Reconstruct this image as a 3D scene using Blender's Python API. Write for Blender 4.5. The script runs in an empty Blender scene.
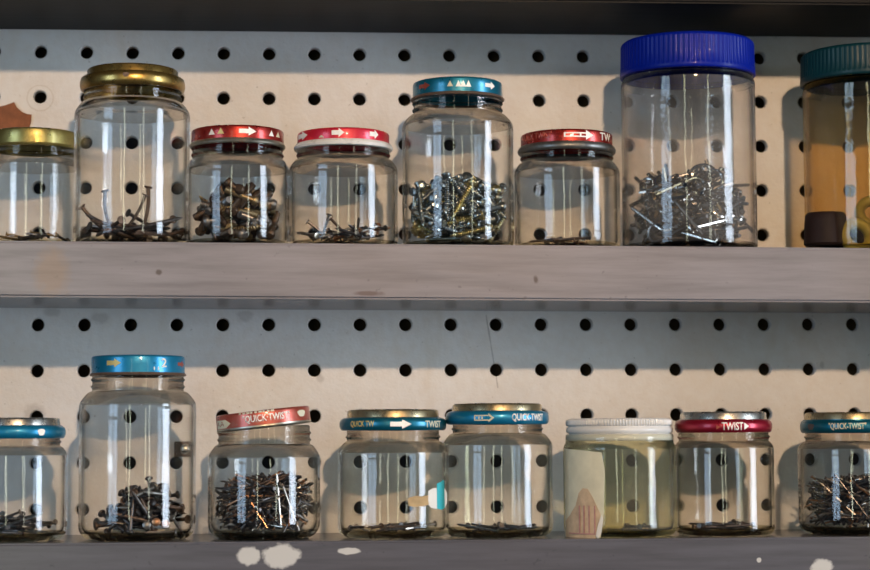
import bpy, bmesh, math, random
from mathutils import Vector, Matrix
sc = bpy.context.scene
COL = sc.collection
PI = math.pi
MM = 0.001
rng = random.Random(11)

# ------------------------------------------------------------------ camera
CAM = Vector((-0.08545, -1.11379, -0.11512))
YAW, PITCH, ROLL, FPX = 0.06876, 0.07735, -0.00462, 2000.0
W, H = 870, 570
cy, sy, cp, sp = math.cos(YAW), math.sin(YAW), math.cos(PITCH), math.sin(PITCH)
fw = Vector((sy*cp, cy*cp, sp)); rt0 = Vector((cy, -sy, 0)); up0 = rt0.cross(fw)
rt = rt0*math.cos(ROLL) + up0*math.sin(ROLL)
up = -rt0*math.sin(ROLL) + up0*math.cos(ROLL)

def at(px, py, y):
    """photo pixel -> world point on the plane Y = y (metres)"""
    d = fw + rt*((px-W/2)/FPX) + up*((H/2-py)/FPX)
    return CAM + d*((y-CAM.y)/d.y)

cd = bpy.data.cameras.new('camera'); cam = bpy.data.objects.new('camera', cd); COL.objects.link(cam)
m = Matrix.Identity(4)
for i in range(3):
    m[i][0], m[i][1], m[i][2], m[i][3] = rt[i], up[i], -fw[i], CAM[i]
cam.matrix_world = m
cd.sensor_width = 36; cd.lens = 36*FPX/W; cd.clip_start = 0.02
cd.dof.use_dof = True; cd.dof.focus_distance = 1.055; cd.dof.aperture_fstop = 7.5
sc.camera = cam

# ------------------------------------------------------------------ materials
def nt(name):
    mt = bpy.data.materials.new(name); mt.use_nodes = True
    t = mt.node_tree; t.nodes.clear()
    out = t.nodes.new('ShaderNodeOutputMaterial')
    return mt, t, out
def N(t, kind, **kw):
    n = t.nodes.new(kind)
    for k, v in kw.items():
        if k in n.inputs: n.inputs[k].default_value = v
        else: setattr(n, k, v)
    return n
def noise(t, scale, detail=4, vec=None, rough=.6):
    n = N(t, 'ShaderNodeTexNoise'); n.inputs['Scale'].default_value = scale
    n.inputs['Detail'].default_value = detail; n.inputs['Roughness'].default_value = rough
    if vec is not None: t.links.new(vec, n.inputs['Vector'])
    return n.outputs['Fac']
def objco(t, scale=(1,1,1)):
    tc = N(t, 'ShaderNodeTexCoord'); mp = N(t, 'ShaderNodeMapping'); mp.inputs['Scale'].default_value = scale
    t.links.new(tc.outputs['Object'], mp.inputs['Vector']); return mp.outputs['Vector']
def ramp(t, fac, stops):
    r = N(t, 'ShaderNodeValToRGB'); e = r.color_ramp.elements
    while len(e) < len(stops): e.new(0.5)
    for el, (p, c) in zip(e, stops):
        el.position = p; el.color = (*c, 1) if len(c) == 3 else c
    t.links.new(fac, r.inputs['Fac']); return r.outputs['Color']
def mixc(t, fac, a, b, mode='MIX'):
    n = N(t, 'ShaderNodeMix', data_type='RGBA', blend_type=mode)
    for s, v in ((n.inputs['Factor'], fac), (n.inputs['A'], a), (n.inputs['B'], b)):
        pass
    ins = [n.inputs[0], n.inputs[6], n.inputs[7]]
    for s, v in zip(ins, (fac, a, b)):
        if hasattr(v, 'links') or isinstance(v, bpy.types.NodeSocket): t.links.new(v, s)
        elif isinstance(v, (int, float)): s.default_value = v
        else: s.default_value = (*v, 1)
    return n.outputs[2]
def math_(t, op, a, b=None, clamp=False):
    n = N(t, 'ShaderNodeMath', operation=op, use_clamp=clamp)
    for s, v in zip(n.inputs, (a, b)):
        if v is None: continue
        if isinstance(v, bpy.types.NodeSocket): t.links.new(v, s)
        else: s.default_value = v
    return n.outputs[0]
def principled(t, out, color, rough=.5, metal=0., bump=None, bdist=.0003, bstr=.3, coat=0., spec=.5):
    b = N(t, 'ShaderNodeBsdfPrincipled')
    for k, v in (('Base Color', color), ('Roughness', rough), ('Metallic', metal)):
        s = b.inputs[k]
        if isinstance(v, bpy.types.NodeSocket): t.links.new(v, s)
        elif isinstance(v, (int, float)): s.default_value = v
        else: s.default_value = (*v, 1)
    b.inputs['Coat Weight'].default_value = coat; b.inputs['Coat Roughness'].default_value = .12
    b.inputs['Specular IOR Level'].default_value = spec
    if bump is not None:
        bp = N(t, 'ShaderNodeBump'); bp.inputs['Strength'].default_value = bstr; bp.inputs['Distance'].default_value = bdist
        t.links.new(bump, bp.inputs['Height']); t.links.new(bp.outputs['Normal'], b.inputs['Normal'])
    t.links.new(b.outputs['BSDF'], out.inputs['Surface']); return b

def spot(t, vec, x, z, rx, rz, wob=0.35, soft=.12):
    """mask (1 inside) of an uneven elliptical patch at (x, z) of the object, metres"""
    sx = N(t, 'ShaderNodeSeparateXYZ'); t.links.new(vec, sx.inputs[0])
    nz = noise(t, 260, 3, vec)
    dx = math_(t, 'DIVIDE', math_(t, 'SUBTRACT', sx.outputs[0], x), rx)
    dz = math_(t, 'DIVIDE', math_(t, 'SUBTRACT', sx.outputs[2], z), rz)
    d = math_(t, 'SQRT', math_(t, 'ADD', math_(t, 'MULTIPLY', dx, dx), math_(t, 'MULTIPLY', dz, dz)))
    d = math_(t, 'ADD', d, math_(t, 'MULTIPLY', math_(t, 'SUBTRACT', nz, .5), wob*2))
    mr = N(t, 'ShaderNodeMapRange'); t.links.new(d, mr.inputs[0])
    mr.inputs[1].default_value = 1-soft; mr.inputs[2].default_value = 1+soft
    mr.inputs[3].default_value = 1; mr.inputs[4].default_value = 0
    return mr.outputs[0], d

def mat_board():
    mt, t, out = nt('pegboard_paint'); v = objco(t)
    big = noise(t, 9, 5, v); fine = noise(t, 160, 5, v); spk = noise(t, 420, 2, v)
    c = ramp(t, big, [(.3, (.57, .55, .52)), (.55, (.66, .64, .61)), (.75, (.62, .59, .55))])
    c = mixc(t, ramp(t, fine, [(.35, (.0,)*3), (.75, (.35,)*3)]), c, (.56, .47, .38))
    c = mixc(t, ramp(t, spk, [(.70, (0,)*3), (.74, (.55,)*3)]), c, (.22, .17, .12))
    st = noise(t, 30, 3, objco(t, (1, 1, .35)))
    c = mixc(t, ramp(t, st, [(.60, (0,)*3), (.78, (.4,)*3)]), c, (.50, .38, .24))
    # washer imprint round one hole, pencil crack line
    p = at(40, 98, 0)
    _, d = spot(t, v, p.x, p.z, .0078, .0078, .08)
    ring = ramp(t, d, [(.84, (0,)*3), (.92, (.5,)*3), (.99, (0,)*3)])
    c = mixc(t, ring, c, (.45, .38, .30))
    for px, py, rx, rz in ((52, 312, .004, .0025), (100, 318, .005, .003), (245, 316, .004, .003), (34, 413, .0055, .0045), (320, 378, .0022, .0022), (822, 365, .0012, .002)):
        p = at(px, py, 0); mk, _ = spot(t, v, p.x, p.z, rx, rz, .6, .3)
        c = mixc(t, math_(t, 'MULTIPLY', mk, .28), c, (.16, .12, .09))
    a, b = at(486, 315, 0), at(498, 388, 0)
    sx = N(t, 'ShaderNodeSeparateXYZ'); t.links.new(v, sx.inputs[0])
    k = (b.x-a.x)/(b.z-a.z)
    ln = math_(t, 'ABSOLUTE', math_(t, 'SUBTRACT', math_(t, 'SUBTRACT', sx.outputs[0], a.x), math_(t, 'MULTIPLY', math_(t, 'SUBTRACT', sx.outputs[2], a.z), k)))
    ln = math_(t, 'ADD', ln, math_(t, 'MULTIPLY', math_(t, 'SUBTRACT', noise(t, 60, 2, v), .5), .002))
    inz = math_(t, 'MULTIPLY', math_(t, 'LESS_THAN', sx.outputs[2], a.z), math_(t, 'GREATER_THAN', sx.outputs[2], b.z))
    c = mixc(t, math_(t, 'MULTIPLY', math_(t, 'MULTIPLY', math_(t, 'LESS_THAN', ln, .0003), inz), .5), c, (.2, .17, .15))
    principled(t, out, c, .58, 0, math_(t, 'ADD', fine, noise(t, 330, 2, v)), .0007, .32)
    return mt

def mat_shelf(name, col, chips, grain=1.0, stain=None, spec=.5, rough=.24):
    mt, t, out = nt(name); v = objco(t); g = objco(t, (1, 14, 14))
    n1 = noise(t, 16, 6, g); n2 = noise(t, 6, 4, v); n3 = noise(t, 240, 3, v)
    dk = tuple(x*.74 for x in col); lt = tuple(min(1, x*1.16) for x in col)
    c = ramp(t, n1, [(.3, dk), (.55, col), (.75, lt)])
    c = mixc(t, ramp(t, n2, [(.42, (0,)*3), (.7, (.35,)*3)]), c, tuple(a*b for a, b in zip(col, (.95, .84, .74))))
    c = mixc(t, ramp(t, n3, [(.67, (0,)*3), (.73, (.5,)*3)]), c, tuple(x*.45 for x in col))
    for (x, z, rx, rz) in chips:
        mk, _ = spot(t, v, x, z, rx, rz, .42)
        c = mixc(t, mk, c, (.52, .50, .46))
    for (x, z, rx, rz, cc, k) in (stain or []):
        mk, _ = spot(t, v, x, z, rx, rz, .5, .35)
        c = mixc(t, math_(t, 'MULTIPLY', mk, k), c, cc)
    principled(t, out, c, rough, 0, n1, .0005, .18*grain, 0, spec)
    return mt

def mat_glass(name, tint=(.994, .992, .985), edge=(.78, .77, .72), wave=.05, f0=.028, rough=.0, haze=0., rstart=.6, rmax=.6):
    """thin-walled clear glass: see-through with Fresnel reflection on every surface"""
    mt, t, out = nt(name)
    v = objco(t, (1, 1, .30)); nz = noise(t, 75, 2, v); n2 = noise(t, 260, 1, objco(t))
    hgt = math_(t, 'ADD', nz, math_(t, 'MULTIPLY', n2, .12))
    bp = N(t, 'ShaderNodeBump'); bp.inputs['Strength'].default_value = wave; bp.inputs['Distance'].default_value = .004
    t.links.new(hgt, bp.inputs['Height'])
    lw = N(t, 'ShaderNodeLayerWeight'); lw.inputs['Blend'].default_value = .5
    f = lw.outputs['Facing']
    fr = math_(t, 'ADD', math_(t, 'MULTIPLY', math_(t, 'POWER', f, 5), .9), f0, True)
    tr = N(t, 'ShaderNodeBsdfTransparent'); t.links.new(mixc(t, math_(t, 'POWER', f, 3), tint, edge), tr.inputs['Color'])
    gl = N(t, 'ShaderNodeBsdfGlossy'); gl.inputs['Roughness'].default_value = rough
    t.links.new(bp.outputs['Normal'], gl.inputs['Normal'])
    mx = N(t, 'ShaderNodeMixShader'); t.links.new(fr, mx.inputs[0]); t.links.new(tr.outputs[0], mx.inputs[1]); t.links.new(gl.outputs[0], mx.inputs[2])
    last = mx.outputs[0]
    # thick rims and corners, seen edge-on, bend what lies behind
    rf = N(t, 'ShaderNodeBsdfRefraction'); rf.inputs['IOR'].default_value = 1.42; rf.inputs['Roughness'].default_value = .02
    rf.inputs['Color'].default_value = (*[x*.97 for x in tint], 1)
    m2 = N(t, 'ShaderNodeMixShader')
    mr = N(t, 'ShaderNodeMapRange'); t.links.new(f, mr.inputs[0]); mr.inputs[1].default_value = rstart; mr.inputs[2].default_value = .85; mr.inputs[4].default_value = rmax
    t.links.new(mr.outputs[0], m2.inputs[0]); t.links.new(last, m2.inputs[1]); t.links.new(rf.outputs[0], m2.inputs[2]); last = m2.outputs[0]
    if haze:
        df = N(t, 'ShaderNodeBsdfDiffuse'); df.inputs['Color'].default_value = (.75, .73, .68, 1)
        m3 = N(t, 'ShaderNodeMixShader'); dn = noise(t, 35, 4, objco(t))
        t.links.new(ramp(t, dn, [(.35, (haze*.4,)*3), (.75, (haze*1.6,)*3)]), m3.inputs[0])
        t.links.new(last, m3.inputs[1]); t.links.new(df.outputs[0], m3.inputs[2]); last = m3.outputs[0]
    t.links.new(last, out.inputs['Surface'])
    return mt

def mat_tin(name, col, wearcol=(.20, .13, .08), wear=.35, metal=.45, rough=.3, coat=.3):
    mt, t, out = nt(name); v = objco(t)
    n1 = noise(t, 150, 5, v); n2 = noise(t, 500, 3, v)
    c = mixc(t, ramp(t, n1, [(.55, (0,)*3), (.72, (wear,)*3)]), col, wearcol)
    c = mixc(t, ramp(t, n2, [(.62, (0,)*3), (.70, (wear,)*3)]), c, wearcol)
    r = ramp(t, n1, [(.3, (rough*.8,)*3), (.7, (rough*1.6,)*3)])
    principled(t, out, c, r, metal, n1, .0005, .12, coat)
    return mt
def mat_plain(name, col, rough=.5, metal=0., var=.15, scale=120, coat=0., bstr=.15, spec=.5):
    mt, t, out = nt(name); v = objco(t); n1 = noise(t, scale, 4, v)
    c = ramp(t, n1, [(.3, tuple(x*(1-var) for x in col)), (.7, tuple(min(1, x*(1+var)) for x in col))])
    b = principled(t, out, c, rough, metal, n1, .0004, bstr, coat, spec)
    return mt

M = {}
M['board'] = mat_board()
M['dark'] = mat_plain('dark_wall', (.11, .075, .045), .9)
M['glass'] = mat_glass('clear_glass')
M['glass_dusty'] = mat_glass('dusty_glass', (.975, .97, .955), (.72, .69, .62), haze=.05)
M['glass_yellow'] = mat_glass('yellowed_glass', (.945, .935, .83), (.68, .70, .50), haze=.03)
M['plastic'] = mat_glass('clear_plastic', (.97, .96, .95), (.80, .76, .72), .09, rough=.04, haze=.04)
M['plastic_amber'] = mat_glass('amber_plastic', (.955, .885, .73), (.60, .47, .28), .10, rough=.03, haze=.015)
for k_, a_, b_ in (('glass', (.905, .88, .84), (.905, .875, .77)), ('glass_dusty', (.92, .90, .87), (.91, .885, .79)), ('glass_yellow', (.93, .93, .84), (.92, .90, .72)), ('plastic', (.95, .94, .93), (.95, .93, .90)), ('plastic_amber', (.95, .88, .74), (.93, .84, .64))):
    M[k_+'_refraction_tint'] = mat_glass(k_+'_refraction_tint', a_, (.62, .58, .53), .12, rstart=.12, rmax=.85)  # neck and shoulder: dark refraction of the shelf underside painted as a tint
    M[k_+'_base'] = mat_glass(k_+'_base', b_, (.60, .55, .40), .10, rstart=.2, rmax=.85)
M['red'] = mat_tin('red_enamel', (.30, .020, .013), (.13, .05, .03), .3, .72, .27)
M['red_pink'] = mat_tin('bright_red_enamel', (.52, .010, .028), (.3, .03, .03), .2, .3, .3)
M['red_dark'] = mat_tin('crimson_enamel', (.30, .008, .025), (.10, .02, .02), .25, .6)
M['salmon'] = mat_tin('faded_red_enamel', (.42, .085, .055), (.35, .18, .13), .6, .6)
M['teal'] = mat_tin('teal_enamel', (.006, .14, .21), (.03, .08, .09), .35, .6)
M['blue'] = mat_tin('blue_enamel', (.006, .185, .33), (.02, .08, .13), .25, .5)
M['tealdark'] = mat_tin('dark_teal_enamel', (.005, .12, .18), (.03, .06, .06), .3, .7)
M['gold'] = mat_tin('gold_lacquer', (.36, .235, .065), (.08, .045, .015), .6, .9, .26, .2)
M['goldgreen'] = mat_tin('greenish_gold_lacquer', (.33, .27, .085), (.12, .08, .025), .5, .85, .3, .2)
M['tin_gold'] = mat_tin('gold_tinned_centre', (.46, .37, .21), (.16, .09, .04), .5, .92, .27, 0)
M['tin'] = mat_tin('dull_tin', (.42, .38, .30), (.16, .10, .06), .6, .9, .3, 0)
M['tinbright'] = mat_tin('bright_tin', (.60, .57, .50), (.20, .14, .08), .5, .95, .24, 0)
M['steel'] = mat_tin('dark_tin', (.17, .165, .15), (.08, .06, .04), .5, .8, .35, 0)
M['brown'] = mat_tin('brown_tin', (.20, .13, .09), (.08, .04, .02), .5, .6, .38, 0)
M['white_enamel'] = mat_tin('white_enamel', (.66, .63, .57), (.32, .25, .18), .4, 0., .35)
M['white_paint'] = mat_plain('white_print', (.78, .74, .66), .5)
M['cream'] = mat_plain('cream_print', (.58, .52, .34), .5)
M['gold_print'] = mat_plain('gold_print', (.52, .42, .14), .45, .2)
M['blue_plastic'] = mat_plain('blue_plastic', (.0008, .009, .20), .45, 0, .06, 60, .05, .05, spec=.13)
M['teal_plastic'] = mat_plain('teal_plastic', (.002, .027, .034), .45, 0, .06, 60, .05, .05, spec=.25)
M['white_plastic'] = mat_plain('white_metal_lid', (.62, .60, .56), .38, 0, .08, 60, .1, .05)
M['n_dark'] = mat_plain('dark_nail', (.10, .09, .085), .36, .85, .5, 500)
M['n_brown'] = mat_plain('rusty_nail', (.11, .075, .055), .5, .6, .5, 500)
M['n_bright'] = mat_plain('bright_nail', (.42, .38, .33), .28, .95, .3, 500)
M['n_copper'] = mat_plain('coppery_nail', (.42, .22, .12), .3, .9, .3, 500)
M['zinc'] = mat_plain('zinc_screw', (.42, .45, .43), .26, .95, .35, 400)
M['zinc_yellow'] = mat_plain('yellow_zinc_screw', (.48, .42, .22), .28, .95, .35, 400)
M['zinc_dark'] = mat_plain('dull_zinc_screw', (.20, .22, .22), .32, .95, .35, 400)
M['wire'] = mat_plain('hook_wire', (.46, .44, .41), .22, 1., .35, 300)
M['wire_dark'] = mat_plain('dull_hook_wire', (.17, .16, .15), .3, .95, .35, 300)
M['brass'] = mat_plain('dull_brass', (.25, .18, .09), .4, .75, .4, 300)
M['bolt'] = mat_plain('brown_bolt', (.085, .056, .036), .45, .7, .4, 300)
M['boltgrey'] = mat_plain('grey_bolt', (.20, .19, .18), .36, .8, .4, 300)
M['rubber_olive'] = mat_plain('olive_rubber', (.26, .23, .045), .45, 0, .2, 200)
M['rubber_dark'] = mat_plain('dark_rubber', (.016, .008, .006), .6, 0, .2, 200, spec=.15)
M['paper'] = mat_plain('yellowed_paper', (.60, .57, .42), .8, 0, .10, 90)
M['paper_white'] = mat_plain('white_paper', (.70, .68, .62), .8, 0, .06, 90)
M['paper_brown'] = mat_plain('brown_paper', (.42, .29, .14), .8, 0, .2, 200)
M['paper_orange'] = mat_plain('orange_print', (.50, .37, .24), .8, 0, .18, 200)
M['print_pink'] = mat_plain('pink_print', (.42, .22, .19), .8, 0, .2, 300)
M['print_teal'] = mat_plain('teal_label', (.03, .40, .46), .6, 0, .08, 200)
M['rust'] = mat_plain('rust_scrap', (.22, .075, .028), .8, 0, .3, 140, 0, .5)

# ------------------------------------------------------------------ mesh helpers
def link(name, me, mat, parent=None, smooth=True):
    if mat is not None: me.materials.append(M[mat] if isinstance(mat, str) else mat)
    o = bpy.data.objects.new(name, me); COL.objects.link(o)
    if parent is not None: o.parent = parent
    if smooth:
        for p in me.polygons: p.use_smooth = True
    return o
def bm_obj(name, bm, mat, parent=None, smooth=True, sharp=40):
    bmesh.ops.recalc_face_normals(bm, faces=bm.faces)
    if smooth:
        for e in bm.edges:
            if len(e.link_faces) == 2 and e.calc_face_angle(0) > math.radians(sharp): e.smooth = False
    me = bpy.data.meshes.new(name); bm.to_mesh(me); bm.free()
    return link(name, me, mat, parent, smooth)
def lathe(bm, prof, segs=72, closed=False, ribs=None, cx=0, cy_=0):
    """prof: [(r, z)] in metres; ribs=(count, depth, z0, z1) cuts vertical flutes"""
    rings = []
    for (r, z) in prof:
        if r < 1e-7: rings.append([bm.verts.new((cx, cy_, z))]); continue
        ring = []
        for k in range(segs):
            a = 2*PI*k/segs; rr = r
            if ribs and ribs[2] <= z <= ribs[3]:
                rr = r - ribs[1]*(0.5-0.5*math.cos(a*ribs[0]))**1.5
            ring.append(bm.verts.new((cx+rr*math.cos(a), cy_+rr*math.sin(a), z)))
        rings.append(ring)
    pairs = list(zip(rings, rings[1:]))
    if closed: pairs.append((rings[-1], rings[0]))
    for a, b in pairs:
        if len(a) == 1 and len(b) == 1: continue
        for k in range(segs):
            k2 = (k+1) % segs
            if len(a) == 1: bm.faces.new((a[0], b[k], b[k2]))
            elif len(b) == 1: bm.faces.new((a[k], b[0], a[k2]))
            else: bm.faces.new((a[k], b[k], b[k2], a[k2]))
def tube(bm, pts, r, segs=6, cap=True, radii=None):
    pts = [Vector(p) for p in pts]; rings = []
    d0 = (pts[1]-pts[0]).normalized()
    u = d0.orthogonal().normalized()
    for i, p in enumerate(pts):
        d = (pts[min(i+1, len(pts)-1)]-pts[max(i-1, 0)]).normalized()
        u = (u - d*u.dot(d)).normalized(); w = d.cross(u)
        rr = radii[i] if radii else r
        rings.append([bm.verts.new(p+(u*math.cos(2*PI*k/segs)+w*math.sin(2*PI*k/segs))*rr) for k in range(segs)])
    for a, b in zip(rings, rings[1:]):
        for k in range(segs): bm.faces.new((a[k], a[(k+1) % segs], b[(k+1) % segs], b[k]))
    if cap:
        bm.faces.new(rings[0]); bm.faces.new(rings[-1][::-1])
def box(bm, lo, hi, bev=0):
    r = bmesh.ops.create_cube(bm, size=1)
    for v in r['verts']:
        v.co = Vector([lo[i]+(v.co[i]+.5)*(hi[i]-lo[i]) for i in range(3)])
    if bev:
        es = list({e for v in r['verts'] for e in v.link_edges})
        bmesh.ops.bevel(bm, geom=es, offset=bev, segments=3, affect='EDGES')
def tag(o, label=None, cat=None, group=None, kind=None):
    if label: o['label'] = label
    if cat: o['category'] = cat
    if group: o['group'] = group
    if kind: o['kind'] = kind
    return o
def empty(name, loc):
    o = bpy.data.objects.new(name, None); COL.objects.link(o); o.location = loc; o.empty_display_size = .01
    return o

# ------------------------------------------------------------------ the setting: pegboard wall
def pegboard():
    bm = bmesh.new(); h = 25.4*MM; r = 3.6*MM; S = 24
    for c in range(-3, 23):
        for q in range(-4, 13):
            x0, z0 = (c-9)*h, (4-q)*h
            sq, c1, c2, c3 = [], [], [], []
            for k in range(S):
                a = 2*PI*k/S; ca, sa = math.cos(a), math.sin(a); mxx = max(abs(ca), abs(sa))
                sq.append(bm.verts.new((x0+ca/mxx*h/2, 0, z0+sa/mxx*h/2)))
                c1.append(bm.verts.new((x0+ca*r*1.14, 0, z0+sa*r*1.14)))
                c2.append(bm.verts.new((x0+ca*r, .0005, z0+sa*r)))
                c3.append(bm.verts.new((x0+ca*r, .0055, z0+sa*r)))
            for k in range(S):
                j = (k+1) % S
                for A, B in ((sq, c1), (c1, c2), (c2, c3)):
                    bm.faces.new((A[k], A[j], B[j], B[k]))
    bmesh.ops.remove_doubles(bm, verts=bm.verts, dist=1e-5)
    o = bm_obj('wall_back', bm, 'board', None, True, 35)
    tag(o, kind='structure'); return o
pegboard()
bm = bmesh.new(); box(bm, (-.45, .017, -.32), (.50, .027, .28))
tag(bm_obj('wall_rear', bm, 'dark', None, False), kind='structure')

# shelves (painted boards).  front-edge pixel rows measured on the photo
D_TOP, D_MID, D_LOW = .086, .088, .093
ROT_MID = math.atan2(-5.5*MM/1.78, 870*MM/1.78)      # the middle board hangs a little lower on the right
X0, X1 = -.42, .335
def shelf(zt, zb, depth, rot, mat, label, xc=0.0):
    bm = bmesh.new(); box(bm, (X0, -depth, zb-zt), (X1, -.0004, 0), .0012)
    o = bm_obj('shelf', bm, mat, None, True)
    o.location = (0, 0, zt); o.rotation_euler = (0, -rot, 0)
    tag(o, label, 'shelf', 'painted shelf boards'); return o
pm = at(435, 244.2, -D_MID); pb = at(435, 299.6, -D_MID)
Z_MID = pm.z - math.tan(ROT_MID)*pm.x; ZB_MID = pb.z - math.tan(ROT_MID)*pb.x
pl = at(435, 540.3, -D_LOW); Z_LOW = pl.z
pt = at(435, .3, -D_TOP); ZB_TOP = pt.z
def loc_chip(px, py, depth, zt, rx, rz):
    p = at(px, py, -depth); return (p.x, p.z-zt, rx, rz)
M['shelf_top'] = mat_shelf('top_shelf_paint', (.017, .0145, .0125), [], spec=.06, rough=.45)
s1 = [(*loc_chip(52, 275, D_MID, Z_MID, .008, .012), (.30, .20, .12), .45), (*loc_chip(159, 274, D_MID, Z_MID, .0014, .0014), (.08, .06, .05), .8),
      (*loc_chip(536, 279, D_MID, Z_MID, .0012, .0018), (.08, .06, .05), .8), (*loc_chip(370, 294, D_MID, Z_MID, .007, .0012), (.10, .06, .05), .7)]
M['shelf_mid'] = mat_shelf('middle_shelf_paint', (.235, .215, .22), [], 1, s1)
M['shelf_low'] = mat_shelf('bottom_shelf_paint', (.10, .099, .112), [loc_chip(249, 556, D_LOW, Z_LOW, .0058, .0046), loc_chip(281, 556, D_LOW, Z_LOW, .0095, .0058),
      loc_chip(349, 551, D_LOW, Z_LOW, .0055, .0017), loc_chip(822, 567, D_LOW, Z_LOW, .0055, .0042), loc_chip(759, 560, D_LOW, Z_LOW, .0012, .0012)], .8)
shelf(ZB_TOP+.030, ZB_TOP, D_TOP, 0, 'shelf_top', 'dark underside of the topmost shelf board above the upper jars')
shelf(Z_MID, ZB_MID, D_MID, ROT_MID, 'shelf_mid', 'pinkish grey painted shelf board carrying the upper row of jars')
shelf(Z_LOW, Z_LOW-.030, D_LOW, 0, 'shelf_low', 'grey shelf board with white paint chips carrying the lower row of jars')
bm = bmesh.new(); box(bm, (X1, -.150, -.30), (X1+.02, 0, .26), .001)  # unseen end panel, added to shade the board's right side from window light
tag(bm_obj('unseen_end_panel', bm, 'shelf_top', None, True), kind='structure')

# ------------------------------------------------------------------ jars
def zshelf(row, x): return Z_MID+math.tan(ROT_MID)*x if row == 0 else Z_LOW
JARS = {}
class Jar: pass
def make_jar(key, row, cx, rb, rn, yl, neck, sh0, sh1, label, y=-.050, base_r=5, mat='glass', wall=1.5, threads=True, bulge=.0, name='glass_jar', groove=False, cat='jar'):
    """pixel rows: yl lid bottom, neck end sh0, shoulder end sh1; radii in pixels"""
    j = Jar(); p = at(cx, 250 if row == 0 else 537, y)
    zs = zshelf(row, p.x); j.s = (y-CAM.y)/FPX/math.cos(.03)*1.0   # metres per pixel at that distance
    j.x, j.y, j.zb = p.x, y, zs+.0002
    j.zpx = lambda py: at(cx, py, y).z - j.zb
    j.t = empty(name, (j.x, j.y, j.zb)); tag(j.t, label, cat, 'glass jars of hardware on the shelves')
    R, rneck = rb*j.s, rn*j.s
    z0, z1, zl = j.zpx(sh1), j.zpx(sh0), j.zpx(yl)
    br = base_r*MM; w = wall*MM
    out = [(0, .0012), (R*.70, .0012), (R*.80, 0)]
    for k in range(7):
        a = -PI/2+PI/2*k/6; out.append((R-br+br*math.cos(a), br+br*math.sin(a)))
    nb = 8
    for k in range(1, nb): out.append((R*(1+bulge*math.sin(PI*k/nb)), br+(z0-br)*k/nb))
    for k in range(9):                                       # shoulder: convex then concave
        s = k/8; e = s*s*(3-2*s); 
        rr = R-(R-rneck)*(1-math.sqrt(max(0, 1-s*s)))*.62-(R-rneck)*.38*e
        out.append((rr, z0+(z1-z0)*(s**.9)))
    if threads:
        zz = z1+.0012
        while zz < zl-.001:
            out += [(rneck, zz), (rneck+.0007, zz+.0007), (rneck+.0007, zz+.0012), (rneck, zz+.0019)]; zz += .0036
    ztop = zl + 3.0*MM
    out += [(rneck, zl+.0002), (rneck, ztop-.0006), (rneck-.0006, ztop)]
    inn = [(max(.0004, r-w), z) for (r, z) in out if z > br*1.05 and not (r > rneck+.0001 and z > z1+.0008)]
    inn = [(r, z) for (r, z) in inn if z < ztop-.0002]
    inn = [(rneck-w, ztop)] + inn[::-1]
    fl = .0022
    ri = R-w; b2 = br*.8
    for k in range(6):
        a = -PI/2*k/5; inn.append((ri-b2+b2*math.cos(a), fl+b2+b2*math.sin(a)))
    inn.append((0, fl+.0006))
    bm = bmesh.new(); lathe(bm, out+inn, 96)
    g = bm_obj('glass_body', bm, mat, j.t, True, 60)
    g.data.materials.append(M[mat+'_refraction_tint']); g.data.materials.append(M[mat+'_base'])
    for f in g.data.polygons:
        if f.center.z > z0+(z1-z0)*.12: f.material_index = 1
        elif f.center.z < .0040: f.material_index = 2
    j.glass = g; j.R, j.Ri, j.fl, j.zl, j.rneck = R, R-w-.0004, fl+.0006, zl, rneck
    j.cam = math.atan2(CAM.x-j.x, -(CAM.y-j.y)); j.cx = cx; JARS[key] = j
    return j

def cutx(bm, n, span):
    for k in range(1, n):
        x = -span/2+span*k/n
        g = bm.verts[:]+bm.edges[:]+bm.faces[:]
        bmesh.ops.bisect_plane(bm, geom=g, dist=1e-7, plane_co=(x, 0, 0), plane_no=(1, 0, 0))
def wrap(bm, r, ang, thick=.00012):
    """bend a flat x-z drawing round a cylinder of radius r, centred on direction ang, and give it thickness"""
    bmesh.ops.triangulate(bm, faces=bm.faces)
    top = bm.faces[:]
    ret = bmesh.ops.extrude_face_region(bm, geom=top)
    moved = {v for v in ret['geom'] if isinstance(v, bmesh.types.BMVert)}
    for v in bm.verts:
        rr = r+(thick if v in moved else -.00005); th = ang+v.co.x/r
        v.co = Vector((rr*math.sin(th), -rr*math.cos(th), v.co.z))
def poly(bm, pts):
    bm.faces.new([bm.verts.new((x, 0, z)) for x, z in pts])
def px_ang(j, dpx, r):
    return j.cam+math.asin(max(-.97, min(.97, dpx*j.s/r)))
def arrow_pts(w, h, head=.45, shaft=.5):
    hx = w/2-w*head
    return [(-w/2, -h*shaft/2), (hx, -h*shaft/2), (hx, -h/2), (w/2, 0), (hx, h/2), (hx, h*shaft/2), (-w/2, h*shaft/2)]
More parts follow.
